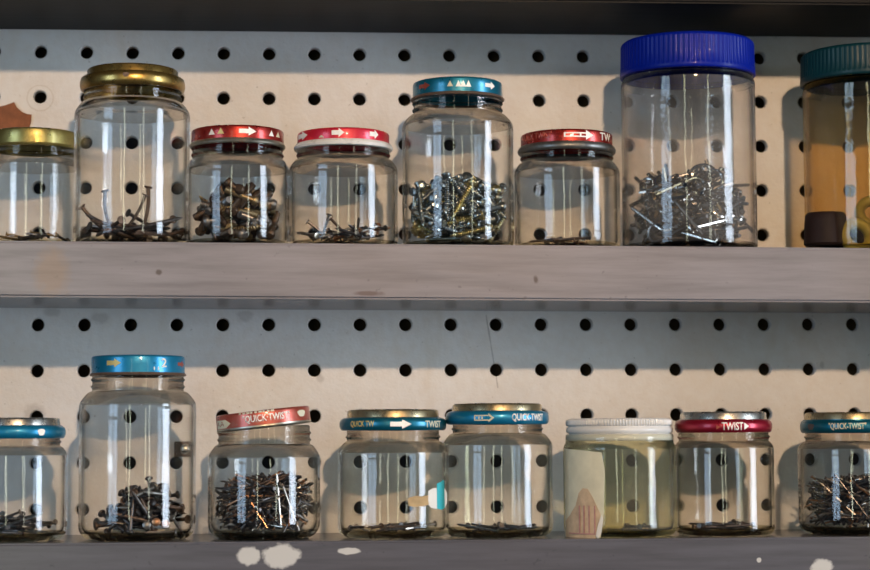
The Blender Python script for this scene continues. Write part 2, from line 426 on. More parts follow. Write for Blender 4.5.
def mark(j, parent, kind, px0, px1, zc, h, r, mat='white_paint', txt=None, tilt=None):
    """a printed mark on a lid side from photo column px0 to px1"""
    a0, a1 = px_ang(j, px0-j.cx, r), px_ang(j, px1-j.cx, r); w = abs(a1-a0)*r; ang = (a0+a1)/2
    bm = bmesh.new(); nm = 'arrow'
    if kind == 'arrow': poly(bm, arrow_pts(w, h))
    elif kind == 'chain':      # outlined boxes ending in an arrowhead
        t_ = h*.14; hb = h*.5; L = w*.78
        poly(bm, [(-w/2, hb/2), (-w/2+L, hb/2), (-w/2+L, hb/2-t_), (-w/2, hb/2-t_)])
        poly(bm, [(-w/2, -hb/2), (-w/2+L, -hb/2), (-w/2+L, -hb/2+t_), (-w/2, -hb/2+t_)])
        for q in range(3):
            x = -w/2+L*q/3; poly(bm, [(x, -hb/2), (x+t_*1.3, -hb/2), (x+t_*1.3, hb/2), (x, hb/2)])
        poly(bm, [(-w/2+L-t_, -h/2), (w/2, 0), (-w/2+L-t_, h/2)])
    elif kind == 'open':       # outlined arrow
        hb = h*.62; t_ = h*.13; L = w*.72
        for s in (1, -1):
            poly(bm, [(-w/2, s*hb/2), (-w/2+L, s*hb/2), (-w/2+L, s*(hb/2-t_)), (-w/2, s*(hb/2-t_))])
            poly(bm, [(-w/2+L, s*h/2), (w/2, 0), (w/2-t_*2.2, 0), (-w/2+L, s*(h/2-t_*2))])
        poly(bm, [(-w/2, -hb/2), (-w/2+t_, -hb/2), (-w/2+t_, hb/2), (-w/2, hb/2)])
        for q in (.3, .52): poly(bm, [(-w/2+L*q, -hb*.22), (-w/2+L*(q+.1), -hb*.22), (-w/2+L*(q+.1), hb*.22), (-w/2+L*q, hb*.22)])
    elif kind == 'tri':
        poly(bm, [(-w/2, -h/2), (w/2, -h/2), (0, h/2)]); nm = 'triangle'
    elif kind == 'head':
        poly(bm, [(-w/2, -h/2), (w/2, 0), (-w/2, h/2)])
    elif kind == 'blot':
        poly(bm, [(w/2*math.cos(a)*(1+.18*math.sin(3*a)), h/2*math.sin(a)*(1+.15*math.cos(2*a))) for a in [2*PI*k/16 for k in range(16)]]); nm = 'emblem'
    elif kind == 'flag':       # block with a pointed end
        poly(bm, [(-w/2, -h/2), (w*.22, -h/2), (w/2, -h*.05), (w*.22, h*.4), (-w/2, h*.4)]); nm = 'arrow'
    elif kind == 'dashes':
        n = 9
        for q in range(n):
            x = -w/2+w*q/n; ww = w/n*(.5+.3*((q*7) % 3)/2); poly(bm, [(x, -h/2), (x+ww, -h/2), (x+ww, h/2), (x, h/2)])
        nm = 'small_print'
    elif kind == 'text':
        nm = 'lettering'
        cu = bpy.data.curves.new('lettering', 'FONT'); cu.body = txt; cu.size = 1; cu.align_x = 'CENTER'; cu.resolution_u = 3
        cu.offset = .018
        to = bpy.data.objects.new('lettering_source', cu); COL.objects.link(to)
        dg = bpy.context.evaluated_depsgraph_get(); me = bpy.data.meshes.new_from_object(to.evaluated_get(dg))
        bpy.data.objects.remove(to); bm.from_mesh(me); bpy.data.meshes.remove(me)
        xs = [v.co.x for v in bm.verts]; ys = [v.co.y for v in bm.verts]
        sx, sz = w/(max(xs)-min(xs)), h/(max(ys)-min(ys)); mx, my = (max(xs)+min(xs))/2, (max(ys)+min(ys))/2
        for v in bm.verts: v.co = Vector(((v.co.x-mx)*sx, 0, (v.co.y-my)*sz))
    cutx(bm, max(2, int(w/.0012)), w*1.001)
    wrap(bm, r, ang)
    for v in bm.verts: v.co.z += zc
    return bm_obj(nm, bm, mat, parent, False)

def lid_twist(j, r_px, ytop, ybot, mat, rim_mat, rim_px, rim_h=2.2, top_in=.7, rim_r=None):
    """low tin lid with straight side and a rolled rim; returns (lid, radius, z of band centre, band height)"""
    r, h = r_px*j.s, j.zpx(ytop)-j.zpx(ybot); z0 = j.zpx(ybot); rh = rim_h*MM
    bm = bmesh.new()
    lathe(bm, [(0, h-.0006), (r-.0035, h-.0006), (r-.0030, h), (r-.0010, h), (r-.0003, h-.0004), (r, h-.0011), (r, h*.55), (r+.0001, rh*.7), (r-.0005, rh*.68), (r-.0006, h-.0012), (0, h-.0014)], 96)
    o = bm_obj('lid', bm, mat, j.t); o.location.z = z0
    q = rim_px*j.s
    bm = bmesh.new()
    lathe(bm, [(r-.0004, rh), (r+.0002, rh), (r+(q-r)*.55, rh*.86), (q, rh*.45), (q-.0003, rh*.12), (q-.0009, 0), (r-.0012, .0001), (r-.0014, rh*.5)], 96, True)
    k = bm_obj('rim', bm, rim_mat, o)
    tag(k, None)
    j.lid = o; return o, r, (h+rh)/2, h-rh
def lid_boss(j, rb_px, r_px, ytop, ymid, ybot, mat, boss_mat):
    """lid with a raised tin centre inside a rounded coloured ring"""
    rb, r = rb_px*j.s, r_px*j.s; z0 = j.zpx(ybot); h1 = j.zpx(ymid)-z0; h2 = j.zpx(ytop)-z0
    bm = bmesh.new()
    prof = [(rb-.002, h1), (rb+.0006, h1+.0002), (r-.0016, h1-.0002), (r-.0006, h1-.0009), (r, h1*.62), (r, h1*.34), (r-.0005, h1*.10), (r-.0014, 0), (r-.0030, .0002), (r-.0032, h1*.5), (rb-.002, h1-.0006)]
    lathe(bm, prof, 96, True)
    o = bm_obj('lid', bm, mat, j.t); o.location.z = z0
    bm = bmesh.new()
    lathe(bm, [(rb+.0004, h1-.0004), (rb, h1+.0006), (rb-.0002, h2-.0010), (rb-.0007, h2-.0003), (rb-.0016, h2), (rb-.004, h2-.0002), (rb-.006, h2-.0012), (0, h2-.0012), (0, h2-.0020), (rb-.0012, h1-.0004)], 96)
    k = bm_obj('raised_centre', bm, boss_mat, o)
    j.lid = o; return o, r, h1*.48, h1*.8
def lid_screw(j, r_px, ytop, ybot, mat, ribs=72, bands=None, lip=.0035):
    r = r_px*j.s; z0 = j.zpx(ybot); h = j.zpx(ytop)-z0
    bm = bmesh.new()
    if bands is None:
        prof = [(0, h-.0002), (r-.004, h), (r-.0018, h-.0003), (r-.0006, h-.0014), (r-.0003, h-.0022), (r-.0003, h-.0023), (r-.0002, h*.5), (r, lip+.0001), (r, lip-.0001), (r+.0002, lip*.5), (r+.0001, .0004), (r-.0004, 0), (r-.0015, 0), (r-.0016, h-.003), (0, h-.003)]
        lathe(bm, prof, ribs*6, False, (ribs, .00032, lip, h-.0022))
    else:
        prof = [(0, h-.0002), (r-.003, h), (r-.0010, h-.0003), (r-.0001, h-.0011), (r-.00005, h-.0012), (r, h-.0034), (r-.0001, h-.0035), (r-.0012, h-.0042), (r-.0004, h-.0050), (r, h-.0060), (r-.0003, h-.0074), (r-.0013, h-.0082), (r-.0004, h-.0089), (r, .0016), (r-.0001, .0005), (r-.0005, 0), (r-.0012, 0), (r-.0013, h-.002), (0, h-.002)]
        lathe(bm, prof, ribs*6, False, (ribs, .0006, h-.0036, h-.0010))
    o = bm_obj('lid', bm, mat, j.t, True, 50); o.location.z = z0; j.lid = o; return o, r, h/2, h

# --- upper row, left to right
j = make_jar('J1', 0, 33, 46, 43, 151, 160, 160, 170, 'jar with a greenish gold lid at the left end of the upper shelf', -.044)
lid_twist(j, 43.5, 133.5, 151, 'goldgreen', 'goldgreen', 44.5, 1.6)
j = make_jar('J2', 0, 131.5, 57.3, 47.5, 92, 103, 103, 117, 'tall jar with a two-tier gold lid and bent nails on the upper shelf', base_r=6)
o, r, zc, h = lid_boss(j, 45.5, 52.3, 70.5, 78.5, 92.5, 'gold', 'gold')
mark(j, o, 'blot', 122, 128, zc+.001, .0028, r, 'n_brown')
j = make_jar('J3', 0, 237.3, 51.8, 45, 148, 160, 160, 173, 'jar with a dark red lid printed with an arrow, holding brown bolts')
o, r, zc, h = lid_twist(j, 46.2, 131.5, 149, 'red', 'tin', 48.2, 2.6)
mark(j, o, 'tri', 209, 215, zc, .0032, r); mark(j, o, 'tri', 217.5, 224, zc+.0002, .0032, r, 'gold_print')
mark(j, o, 'arrow', 238.5, 255.5, zc, .0046, r); mark(j, o, 'tri', 268, 273, zc, .0030, r); mark(j, o, 'tri', 275, 279, zc, .0028, r, 'cream')
j = make_jar('J4', 0, 343.5, 54.6, 46, 150, 160, 160, 172, 'jar with a bright red and white lid printed with three white arrows')
o, r, zc, h = lid_twist(j, 46.2, 134, 151.5, 'red_pink', 'white_enamel', 50, 3.6)
mark(j, o, 'arrow', 298.3, 308, zc, .0046, r); mark(j, o, 'arrow', 332, 344.5, zc, .0048, r); mark(j, o, 'arrow', 369.5, 378, zc, .0048, r)
mark(j, o, 'tri', 319, 324.5, zc-.0016, .0014, r, 'cream')
j = make_jar('J5', 0, 458.3, 56.2, 44.5, 101, 115, 115, 129, 'tall jar with a teal lid, half filled with shiny screws')
o, r, zc, h = lid_twist(j, 45.3, 84, 101.5, 'teal', 'brown', 47.8, 1.7)
mark(j, o, 'arrow', 420, 431, zc, .0042, r, 'salmon'); mark(j, o, 'tri', 448, 454, zc, .0030, r, 'cream')
for a in (456.5, 461.5, 466.5): mark(j, o, 'tri', a, a+5.6, zc, .0034, r, 'white_paint')
mark(j, o, 'arrow', 486, 495.5, zc, .0042, r)
j = make_jar('J6', 0, 567.6, 53.4, 46, 154, 163, 163, 175, 'nearly empty jar with a dark-rimmed red lid beside the big blue lid')
o, r, zc, h = lid_twist(j, 46.5, 135.5, 155, 'red', 'steel', 50, 4.2)
mark(j, o, 'text', 523.5, 553, zc, .0042, r, 'salmon', 'QUICK TWIST'); mark(j, o, 'chain', 565, 594, zc, .0052, r); mark(j, o, 'text', 601, 611, zc, .0042, r, 'white_paint', 'TW')
j = make_jar('J7', 0, 690, 68, 65.5, 79, 80, 80, 87, 'large clear plastic jar with a ribbed bright blue lid full of wire hooks', -.052, 3, 'plastic', 1.2, False, name='plastic_jar')
lid_screw(j, 68.4, 43.2, 78.5, 'blue_plastic', 84)
j = make_jar('J8', 0, 872, 67, 64, 84, 86, 86, 93, 'amber plastic jar with a ribbed dark teal lid', -.052, 3, 'plastic_amber', 1.2, False, name='plastic_jar')
lid_screw(j, 69, 54, 85, 'teal_plastic', 84)
# --- lower row, left to right
YL = -.0600
j = make_jar('K1', 1, 14, 51, 43.5, 438, 446, 446, 457, 'jar with a blue ringed lid at the left end of the lower shelf', YL, 6)
o, r, zc, h = lid_boss(j, 43.5, 49, 418, 426, 438.5, 'blue', 'tinbright')
mark(j, o, 'blot', 35.5, 42, zc, .0040, r)
j = make_jar('K2', 1, 137, 57.3, 44.8, 376, 391, 391, 407, 'tallest jar on the lower shelf, with a flat blue lid and large tacks', YL, 7, groove=True)
o, r, zc, h = lid_twist(j, 45.8, 356.5, 376.5, 'blue', 'brown', 47.6, 1.6)
mark(j, o, 'arrow', 107, 120.5, zc+.0003, .0046, r, 'gold_print'); mark(j, o, 'text', 152, 157, zc-.0026, .0018, r, 'white_paint', '11'); mark(j, o, 'text', 159.5, 164.5, zc+.0004, .0045, r, 'white_paint', '2'); mark(j, o, 'arrow', 175.5, 181.5, zc, .0034, r, 'salmon')
j = make_jar('K3', 1, 264, 55.4, 45.2, 431, 444, 444, 460, 'jar with a tilted faded red lid, heaped with dark wire nails', YL, 8)
o, r, zc, h = lid_twist(j, 46.6, 411.5, 428.5, 'salmon', 'tin', 47.2, 1.5)
mark(j, o, 'flag', 217.5, 232, zc-.0010, .0048, r, 'paper'); mark(j, o, 'text', 218.5, 226, zc-.0010, .0026, r, 'salmon', 'AA')
mark(j, o, 'text', 244, 290, zc-.0004, .0044, r, 'white_paint', '"QUICK\u00b7TWIST"'); mark(j, o, 'dashes', 241, 276, zc+.0030, .0009, r, 'paper'); mark(j, o, 'blot', 298, 305, zc, .0040, r, 'paper')
o.rotation_euler = (0, math.radians(-6.3), 0); o.location.z += .0004
j = make_jar('K4', 1, 393.3, 55.2, 46, 430, 441, 441, 455, 'jar with a teal ringed lid and torn label scraps on its right side', YL, 6)
o, r, zc, h = lid_boss(j, 45.8, 53.4, 409.8, 418, 430.5, 'teal', 'tin_gold')
mark(j, o, 'text', 352, 375, zc, .0036, r, 'gold_print', 'QUICK TW'); mark(j, o, 'arrow', 390.5, 411.5, zc, .0048, r, 'white_paint'); mark(j, o, 'text', 425, 440, zc, .0036, r, 'paper', 'TWIST')
j = make_jar('K5', 1, 498, 55, 44.5, 424, 433, 433, 447, 'jar with a blue ringed lid printed with an outlined arrow', YL, 6)
o, r, zc, h = lid_boss(j, 45, 51.8, 403.8, 411.5, 424.5, 'blue', 'tin_gold')
mark(j, o, 'open', 475.5, 495, zc, .0048, r, 'cream'); mark(j, o, 'text', 512.5, 543, zc, .0044, r, 'white_paint', 'QUICK-TWIST')
j = make_jar('K6', 1, 620.5, 56.5, 54, 440, 444, 443, 450, 'straight yellowish jar with a ribbed white lid and a torn orange picture label', YL, 5, 'glass_yellow', 1.8, False)
lid_screw(j, 53.6, 418.5, 440.5, 'white_plastic', 110, True)
j = make_jar('K7', 1, 725, 49.8, 45, 432, 441, 441, 449, 'jar with a crimson ringed lid lettered in white', YL, 4)
o, r, zc, h = lid_boss(j, 43.5, 48.8, 412, 420, 432.5, 'red_dark', 'tinbright')
mark(j, o, 'head', 718.2, 722, zc-.0005, .0024, r, 'salmon'); mark(j, o, 'text', 723.5, 744.5, zc, .0042, r, 'white_paint', 'TWIST'); mark(j, o, 'head', 745.5, 750, zc, .0038, r)
j = make_jar('K8', 1, 853.5, 54, 46, 433, 441, 441, 450, 'jar of nails with a dark teal lid at the right end of the lower shelf', YL, 6)
o, r, zc, h = lid_boss(j, 47, 51.3, 412.5, 420, 433, 'tealdark', 'tin_gold')
mark(j, o, 'text', 831.5, 868, zc, .0040, r, 'cream', '"QUICK-TWIST"'); mark(j, o, 'blot', 811, 817, zc, .0038, r, 'steel')

# --- paper left on jars
def sticker(j, name, pts, mat, r=None, thick=.00012, label=None):
    """pts in photo pixels (column, row) laid on the jar wall"""
    r = (r or j.R)+.0002
    flat = [((px_ang(j, x-j.cx, r)-j.cam)*r, j.zpx(y)) for x, y in pts]
    bm = bmesh.new(); poly(bm, flat)
    bmesh.ops.triangulate(bm, faces=bm.faces)
    xs = [p[0] for p in flat]; cx = (min(xs)+max(xs))/2; sp_ = max(xs)-min(xs)
    for v in bm.verts: v.co.x -= cx
    cutx(bm, max(2, int(sp_/.0012)), sp_*1.001)
    wrap(bm, r, j.cam+cx/r, thick)
    o = bm_obj(name, bm, mat, j.t, False)
    if label: o['label'] = label
    return o
j = JARS['K4']
s = sticker(j, 'label_scrap', [(427.5, 490), (432, 487.5), (439, 487), (444, 488), (446.2, 493), (446.2, 503), (443, 508), (436, 508), (430, 506.5), (427, 503)], 'paper_white', label='torn white scrap of label')
s2 = sticker(j, 'teal_strip', [(436, 483), (438.5, 482), (440.5, 481.2), (442.2, 479.5), (443.4, 480.5), (443.8, 507), (441, 509), (436.2, 507.5)], 'print_teal', j.R+.0002, label='teal strip of label')
s3 = sticker(j, 'label_residue', [(407.5, 497), (414, 494.5), (423, 495), (429, 494), (429, 503), (422, 505), (413, 505.5), (408, 504)], 'paper_brown', label='brown glue residue of the label')
j = JARS['K6']
s = sticker(j, 'paper_label', [(565.5, 448), (585, 450), (603, 452), (606, 470), (605, 500), (603.5, 520), (601, 535), (580, 536), (566, 536)], 'paper', label='yellowed paper label with a torn right edge')
s2 = sticker(j, 'printed_picture', [(566.5, 520), (571, 514), (577, 504), (580, 492), (584, 487), (589, 487.5), (594, 496), (600, 509), (601.5, 513), (596, 530), (596, 537), (567, 537)], 'paper_orange', j.R+.0002, label='orange picture on the label')
for x in (580, 584.5, 589.5, 595): sticker(j, 'picture_stripe', [(x, 504), (x+1.3, 504), (x+1.3, 531), (x, 531)], 'print_pink', j.R+.0007)
sticker(j, 'picture_stripe', [(570, 531), (597, 531), (597, 532.2), (570, 532.2)], 'print_pink', j.R+.0007)
sticker(j, 'label_tear', [(602.3, 513), (604, 516), (602, 530), (599, 536), (596.5, 533), (599, 522)], 'paper_white', j.R+.0007)

# ------------------------------------------------------------------ hardware
def mesh_of(bm, mat, sharp=40):
    bmesh.ops.recalc_face_normals(bm, faces=bm.faces)
    for e in bm.edges:
        if len(e.link_faces) == 2 and e.calc_face_angle(0) > math.radians(sharp): e.smooth = False
    me = bpy.data.meshes.new('hardware'); bm.to_mesh(me); bm.free()
    for p in me.polygons: p.use_smooth = True
    me.materials.append(M[mat]); return me
def nail_mesh(L, d, mat, bend=0., head=2.3, bends=1):
    """wire nail along local z, centred"""
    bm = bmesh.new(); L, d = L*MM, d*MM; n = 7 if bend else 2
    pts = []
    for k in range(n+1):
        s = k/n; pts.append((bend*L*(math.sin(PI*s)-.5) if bends == 1 else bend*L*max(0, s-.55)*1.6, 0, (s-.5)*L))
    rad = [d/2]*(n+1)
    pts.insert(0, (pts[0][0], 0, pts[0][2]-d*1.3)); rad.insert(0, d*.06)
    tube(bm, pts, d/2, 7, True, rad)
    hx, hz = pts[-1][0], pts[-1][2]
    lathe(bm, [(0, hz-.1*d), (head*d/2*.8, hz-.1*d), (head*d/2, hz+.1*d), (head*d/2*.95, hz+.35*d), (0, hz+.42*d)], 10, cx=hx)
    return mesh_of(bm, mat)
def screw_mesh(L, d, mat, hexhead=False):
    bm = bmesh.new(); L, d = L*MM, d*MM; n = int(L/(.36*d)); prof = [(0, -L/2), (d*.1, -L/2+d*.1)]
    zb = -L/2
    for k in range(n):
        z = zb+L*(k/n)*.92; tp = min(1, .25+k*.25)
        prof += [(d*.29*tp, z+.03*d), (d*.5*tp, z+.19*d), (d*.5*tp, z+.24*d)]
    prof += [(d*.36, L/2-.06*L)]
    if hexhead:
        prof += [(d*.36, L/2-.01*L), (d*.85, L/2-.01*L), (d*.9, L/2+.12*d), (d*.68, L/2+.2*d), (d*.68, L/2+.7*d), (d*.6, L/2+.78*d), (0, L/2+.78*d)]
    else:
        prof += [(d*.5, L/2-.05*L), (d*.78, L/2+.25*d), (d*.76, L/2+.36*d), (d*.5, L/2+.5*d), (d*.12, L/2+.5*d), (d*.1, L/2+.28*d), (0, L/2+.28*d)]
    lathe(bm, prof, 12); return mesh_of(bm, mat)
def bolt_mesh(L, d, mat):
    bm = bmesh.new(); L, d = L*MM, d*MM; prof = [(0, -L/2), (d*.42, -L/2)]
    n = int(L*.6/(.2*d))
    for k in range(n):
        z = -L/2+L*.6*k/n; prof += [(d*.43, z+.02*d), (d*.5, z+.10*d), (d*.5, z+.13*d)]
    prof += [(d*.48, L*.12), (d*.48, L/2-.0004), (d*.70, L/2-.0003), (d*.74, L/2+.1*d), (d*.68, L/2+.38*d), (d*.5, L/2+.58*d), (0, L/2+.62*d)]
    lathe(bm, prof, 14); return mesh_of(bm, mat)
def tack_mesh(L, d, hr, mat):
    bm = bmesh.new(); L, d, hr = L*MM, d*MM, hr*MM
    lathe(bm, [(0, -L/2), (d*.12, -L/2+d*.3), (d*.5, -L/2+d*1.4), (d*.5, L/2-.0006), (hr*.85, L/2-.0005), (hr, L/2), (hr*.96, L/2+.0006), (hr*.5, L/2+.0011), (0, L/2+.0012)], 14)
    return mesh_of(bm, mat)
def hook_mesh(kind, mat, d=1.9, s=1.0):
    bm = bmesh.new(); P = []
    if kind == 0:      # long shank with a round hook
        P = [(0, 0, z) for z in (-15, -8, -1, 6)]+[(4.2-4.2*math.cos(a), 0, 6+4.2*math.sin(a)) for a in [PI*k/8 for k in range(1, 9)]]+[(8.4, 0, 2)]
    elif kind == 1:    # L hook
        P = [(0, 0, -13), (0, 0, 0), (0, 0, 9), (.6, 0, 11.2), (2.2, 0, 12.6), (5, 0, 13), (10, 0, 13)]
    elif kind == 2:    # U staple
        P = [(-4, 0, -12), (-4, 0, 0), (-4, 0, 6)]+[(-4*math.cos(a), 0, 6+4*math.sin(a)) for a in [PI*k/8 for k in range(1, 8)]]+[(4, 0, 6), (4, 0, 0), (4, 0, -12)]
    else:              # S hook
        P = [(-5+5*math.cos(a), 0, 8+5*math.sin(a)) for a in [PI-PI*k/7*1.15 for k in range(0, 8)]][::1]
        P = P+[(0, 0, 3), (0, 0, -3)]+[(5-5*math.cos(a), 0, -8-5*math.sin(a)) for a in [PI*k/7*1.1 for k in range(0, 8)]]
    tube(bm, [Vector(p)*MM*s for p in P], d/2*MM, 7)
    return mesh_of(bm, mat)
def rot_to(d, roll):
    return (Vector(d).to_track_quat('Z', 'Y') @ Matrix.Rotation(roll, 3, 'Z').to_quaternion())

first_mesh = {}
def put(name, me, loc, q, label, cat, group):
    o = bpy.data.objects.new(name, me); COL.objects.link(o)
    o.location = loc; o.rotation_mode = 'QUATERNION'; o.rotation_quaternion = q
    tag(o, label, cat, group); return o
def scatter(j, n, L, hfun, sig=25, rad=.8, front=.6, shell=.5, up_=0., slack=.30, dmin=0.0008, zlo=0.):
    """positions and directions of n rods of length L (mm) lying inside jar j below the heap surface hfun(x, y)"""
    L = L*MM; R = j.Ri-rad*MM; res = []; tries = 0
    while len(res) < n and tries < n*400:
        tries += 1
        a = rng.uniform(-PI, PI) if rng.random() > front else j.cam-PI/2+rng.gauss(0, .75)
        rho = R*math.sqrt(rng.random()) if rng.random() > shell else R*(1-abs(rng.gauss(0, .10)))
        x, y = rho*math.cos(a), rho*math.sin(a); h = hfun(x/R, y/R)*MM
        u = rng.random(); z = j.fl+max(0, h)*(u if rng.random() > .35 else 1-abs(rng.gauss(0, .12)))+dmin
        el = math.radians(rng.gauss(up_, sig)); az = rng.uniform(0, 2*PI) if rho < .65*R else a+PI/2+rng.gauss(0, .95)
        d = Vector((math.cos(el)*math.cos(az), math.cos(el)*math.sin(az), math.sin(el)))
        ok = True
        for s in (-.5, .5):
            e = Vector((x, y, z))+d*L*s
            rr = R-(.003*max(0, 1-(e.z-j.fl)/.005))
            if math.hypot(e.x, e.y) > rr or e.z < j.fl+dmin or e.z > j.fl+h+L*slack+dmin: ok = False
        if ok: res.append((Vector((x, y, z)), d))
    return res
def fill(j, name, meshes, n, L, hfun, label, cat, group, **kw):
    for (p, d) in scatter(j, n, L, hfun, **kw):
        put(name, rng.choice(meshes), Vector((j.x, j.y, j.zb))+p, rot_to(d if (d.x*p.x+d.y*p.y < 0) == (rng.random() < .82) else -d, rng.uniform(0, 6.28)), label, cat, group)
def heap(j, name, meshes, n, L, hfun, label, cat, **kw):
    """the rest of a heap as one uncountable mass"""
    bm = bmesh.new(); mats = []
    for (p, d) in scatter(j, n, L, hfun, **kw):
        me = rng.choice(meshes)
        k0 = len(bm.verts); f0 = len(bm.faces); bm.from_mesh(me)
        bm.verts.ensure_lookup_table(); bm.faces.ensure_lookup_table()
        Q = Matrix.Translation(p) @ rot_to(d, rng.uniform(0, 6.28)).to_matrix().to_4x4()
        for v in bm.verts[k0:]: v.co = Q @ v.co
        mt = me.materials[0]
        if mt not in mats: mats.append(mt)
        for f in bm.faces[f0:]: f.material_index = mats.index(mt)
    me = bpy.data.meshes.new(name); bm.to_mesh(me); bm.free()
    for mt in mats: me.materials.append(mt)
    o = link(name, me, None); o.location = (j.x, j.y, j.zb)
    tag(o, label, cat, None, 'stuff'); return o
def pose(j, name, me, px0, py0, px1, py1, yy, label, cat, group, dy=0.):
    """one piece from tail (px0, py0) to head (px1, py1) at depth yy (metres from the jar axis, negative = front)"""
    a, b = at(px0, py0, j.y+yy), at(px1, py1, j.y+yy+dy)
    lim = j.Ri-.002
    for e in (a, b):
        for _ in range(30):
            if math.hypot(e.x-j.x, e.y-j.y) > lim: e.y += .001 if e.y < j.y else -.001
        e.z = max(e.z, j.zb+j.fl+.0012)
    if isinstance(me, tuple): me = nail_mesh((b-a).length/MM, *me)
    return put(name, me, (a+b)/2, rot_to(b-a, rng.uniform(0, 6.28)), label, cat, group)

dk = [nail_mesh(25, 1.0, m_, 0, 1.9) for m_ in ('n_dark', 'n_dark', 'n_dark', 'n_brown', 'n_bright', 'n_copper')]+[nail_mesh(20, 1.0, 'n_dark', 0, 1.9), nail_mesh(28, 1.1, 'n_dark', 0, 1.9), nail_mesh(24, 1.0, 'n_bright', 0, 1.9)]
# tilted-lid jar
j = JARS['K3']; G = 'wire nails heaped in the tilted-lid jar'; LB = 'dark wire nail heaped in the jar with the tilted lid'
hf = lambda x, y: 27-12*x*x-3*max(0, -x)
fill(j, 'nail', dk, 74, 25, hf, LB, 'nail', G, sig=31, front=.8, shell=.65, slack=.18, rad=1.6)
heap(j, 'nail_heap', dk, 420, 24, lambda x, y: hf(x, y)-1.5, 'inner mass of dark nails in the jar with the tilted lid', 'nails', sig=30, slack=.15, front=.3, shell=.4, rad=2, dmin=.0018)
# right end jar
j = JARS['K8']; hf = lambda x, y: 24-4*x*x+2*x
fill(j, 'nail', dk, 52, 25, hf, 'dark wire nail heaped in the last jar of the lower shelf', 'nail', 'wire nails in the last jar of the lower shelf', sig=31, front=.8, shell=.65, slack=.18, rad=1.6)
heap(j, 'nail_heap', dk, 330, 24, lambda x, y: hf(x, y)-1.5, 'inner mass of dark nails in the last jar of the lower shelf', 'nails', sig=30, slack=.15, front=.3, shell=.4, rad=2, dmin=.0018)
# left end jar
j = JARS['K1']
bl = [nail_mesh(22, 1.3, 'n_dark'), nail_mesh(18, 1.2, 'n_dark'), nail_mesh(22, 1.2, 'zinc_dark')]
fill(j, 'nail', bl, 38, 20, lambda x, y: 8.0-2*x, 'small dark nail lying flat in the leftmost jar of the lower shelf', 'nail', 'small nails in the leftmost lower jar', sig=9, front=.7, shell=.3)
# two-tier gold lid jar : bent nails
j = JARS['J2']; G = 'bent nails in the gold-lidded jar'; LB = 'rusty brown nail lying in the tall gold-lidded jar'
bn = [nail_mesh(32, 2.0, 'n_brown', .06), nail_mesh(28, 1.9, 'n_brown', .12), nail_mesh(34, 2.0, 'n_dark', .03), nail_mesh(26, 1.8, 'n_brown', -.3, 2.3, 2)]
fill(j, 'nail', bn, 24, 27, lambda x, y: 6+3*(1-x*x), LB, 'nail', G, sig=9, front=.6, shell=.1, rad=1.8)
UL = 'nail pointing up out of the pile in the gold-lidded jar, '
pose(j, 'nail', (1.9, 'n_brown', .10), 114, 236, 103, 192, -.010, UL+'curved, left of centre', 'nail', G)
pose(j, 'nail', (2.1, 'n_brown', .03), 106, 232, 82, 208, -.008, UL+'thick, leaning far left', 'nail', G)
pose(j, 'nail', (1.7, 'n_dark', .05), 128, 228, 146, 196, -.006, UL+'thin, leaning right', 'nail', G)
pose(j, 'nail', (2.0, 'n_brown', .08), 141, 236, 150, 188, -.004, UL+'tallest, right of centre', 'nail', G)
# red and white lid jar
j = JARS['J4']; G = 'nails in the red and white lidded jar'; LB = 'short dark nail lying in the jar with the red and white lid'
sn = [nail_mesh(18, 1.5, 'n_dark'), nail_mesh(15, 1.4, 'n_dark'), nail_mesh(17, 1.5, 'n_bright'), nail_mesh(16, 1.4, 'n_copper')]
fill(j, 'nail', sn, 26, 16, lambda x, y: 5+5*max(0, x), LB, 'nail', G, sig=14, front=.7, shell=.3)
UL = 'nail sticking up in the red and white lidded jar, '
pose(j, 'nail', (1.5, 'n_dark'), 322, 238, 329, 215, -.016, UL+'nearly upright', 'nail', G)
pose(j, 'nail', (1.4, 'n_dark'), 326, 236, 308, 222, -.016, UL+'leaning left', 'nail', G)
pose(j, 'nail', (1.5, 'n_brown'), 348, 237, 331, 219, -.012, UL+'leaning left behind the upright one', 'nail', G)
# thin layers
def layer(k, n, hh, label, L=18, xs=None, mats=None):
    j = JARS[k]; fill(j, 'nail', mats or bl, n, L, xs or (lambda x, y: hh), label, 'nail', label, sig=4, front=.5, shell=.15)
tn = [nail_mesh(19, 1.3, 'n_brown'), nail_mesh(16, 1.3, 'n_dark'), nail_mesh(20, 1.4, 'n_bright')]
layer('K4', 15, 2.5, 'nail in the shallow layer under the torn label scraps', mats=tn)
layer('K5', 20, 2.0, 'small black nail in the thin layer of the jar with the outlined arrow')
layer('K7', 16, 2.0, 'dark nail in the thin layer of the crimson-lidded jar', mats=[bl[0], tn[0], bl[1]])
layer('K6', 7, 1.5, 'dark nail on the bottom of the white-lidded jar', 13, lambda x, y: 1.8 if x > .1 else -1, [nail_mesh(12, 1.2, 'n_dark')])
layer('J6', 12, 2.0, 'dark nail on the bottom of the nearly empty red-lidded jar', 16, None, [nail_mesh(16, 1.4, 'n_dark'), nail_mesh(14, 1.3, 'n_brown')])
layer('J1', 8, 3.0, 'small nail on the bottom of the greenish gold lidded jar', 14, None, [nail_mesh(14, 1.4, 'n_dark'), nail_mesh(14, 1.4, 'brass')])
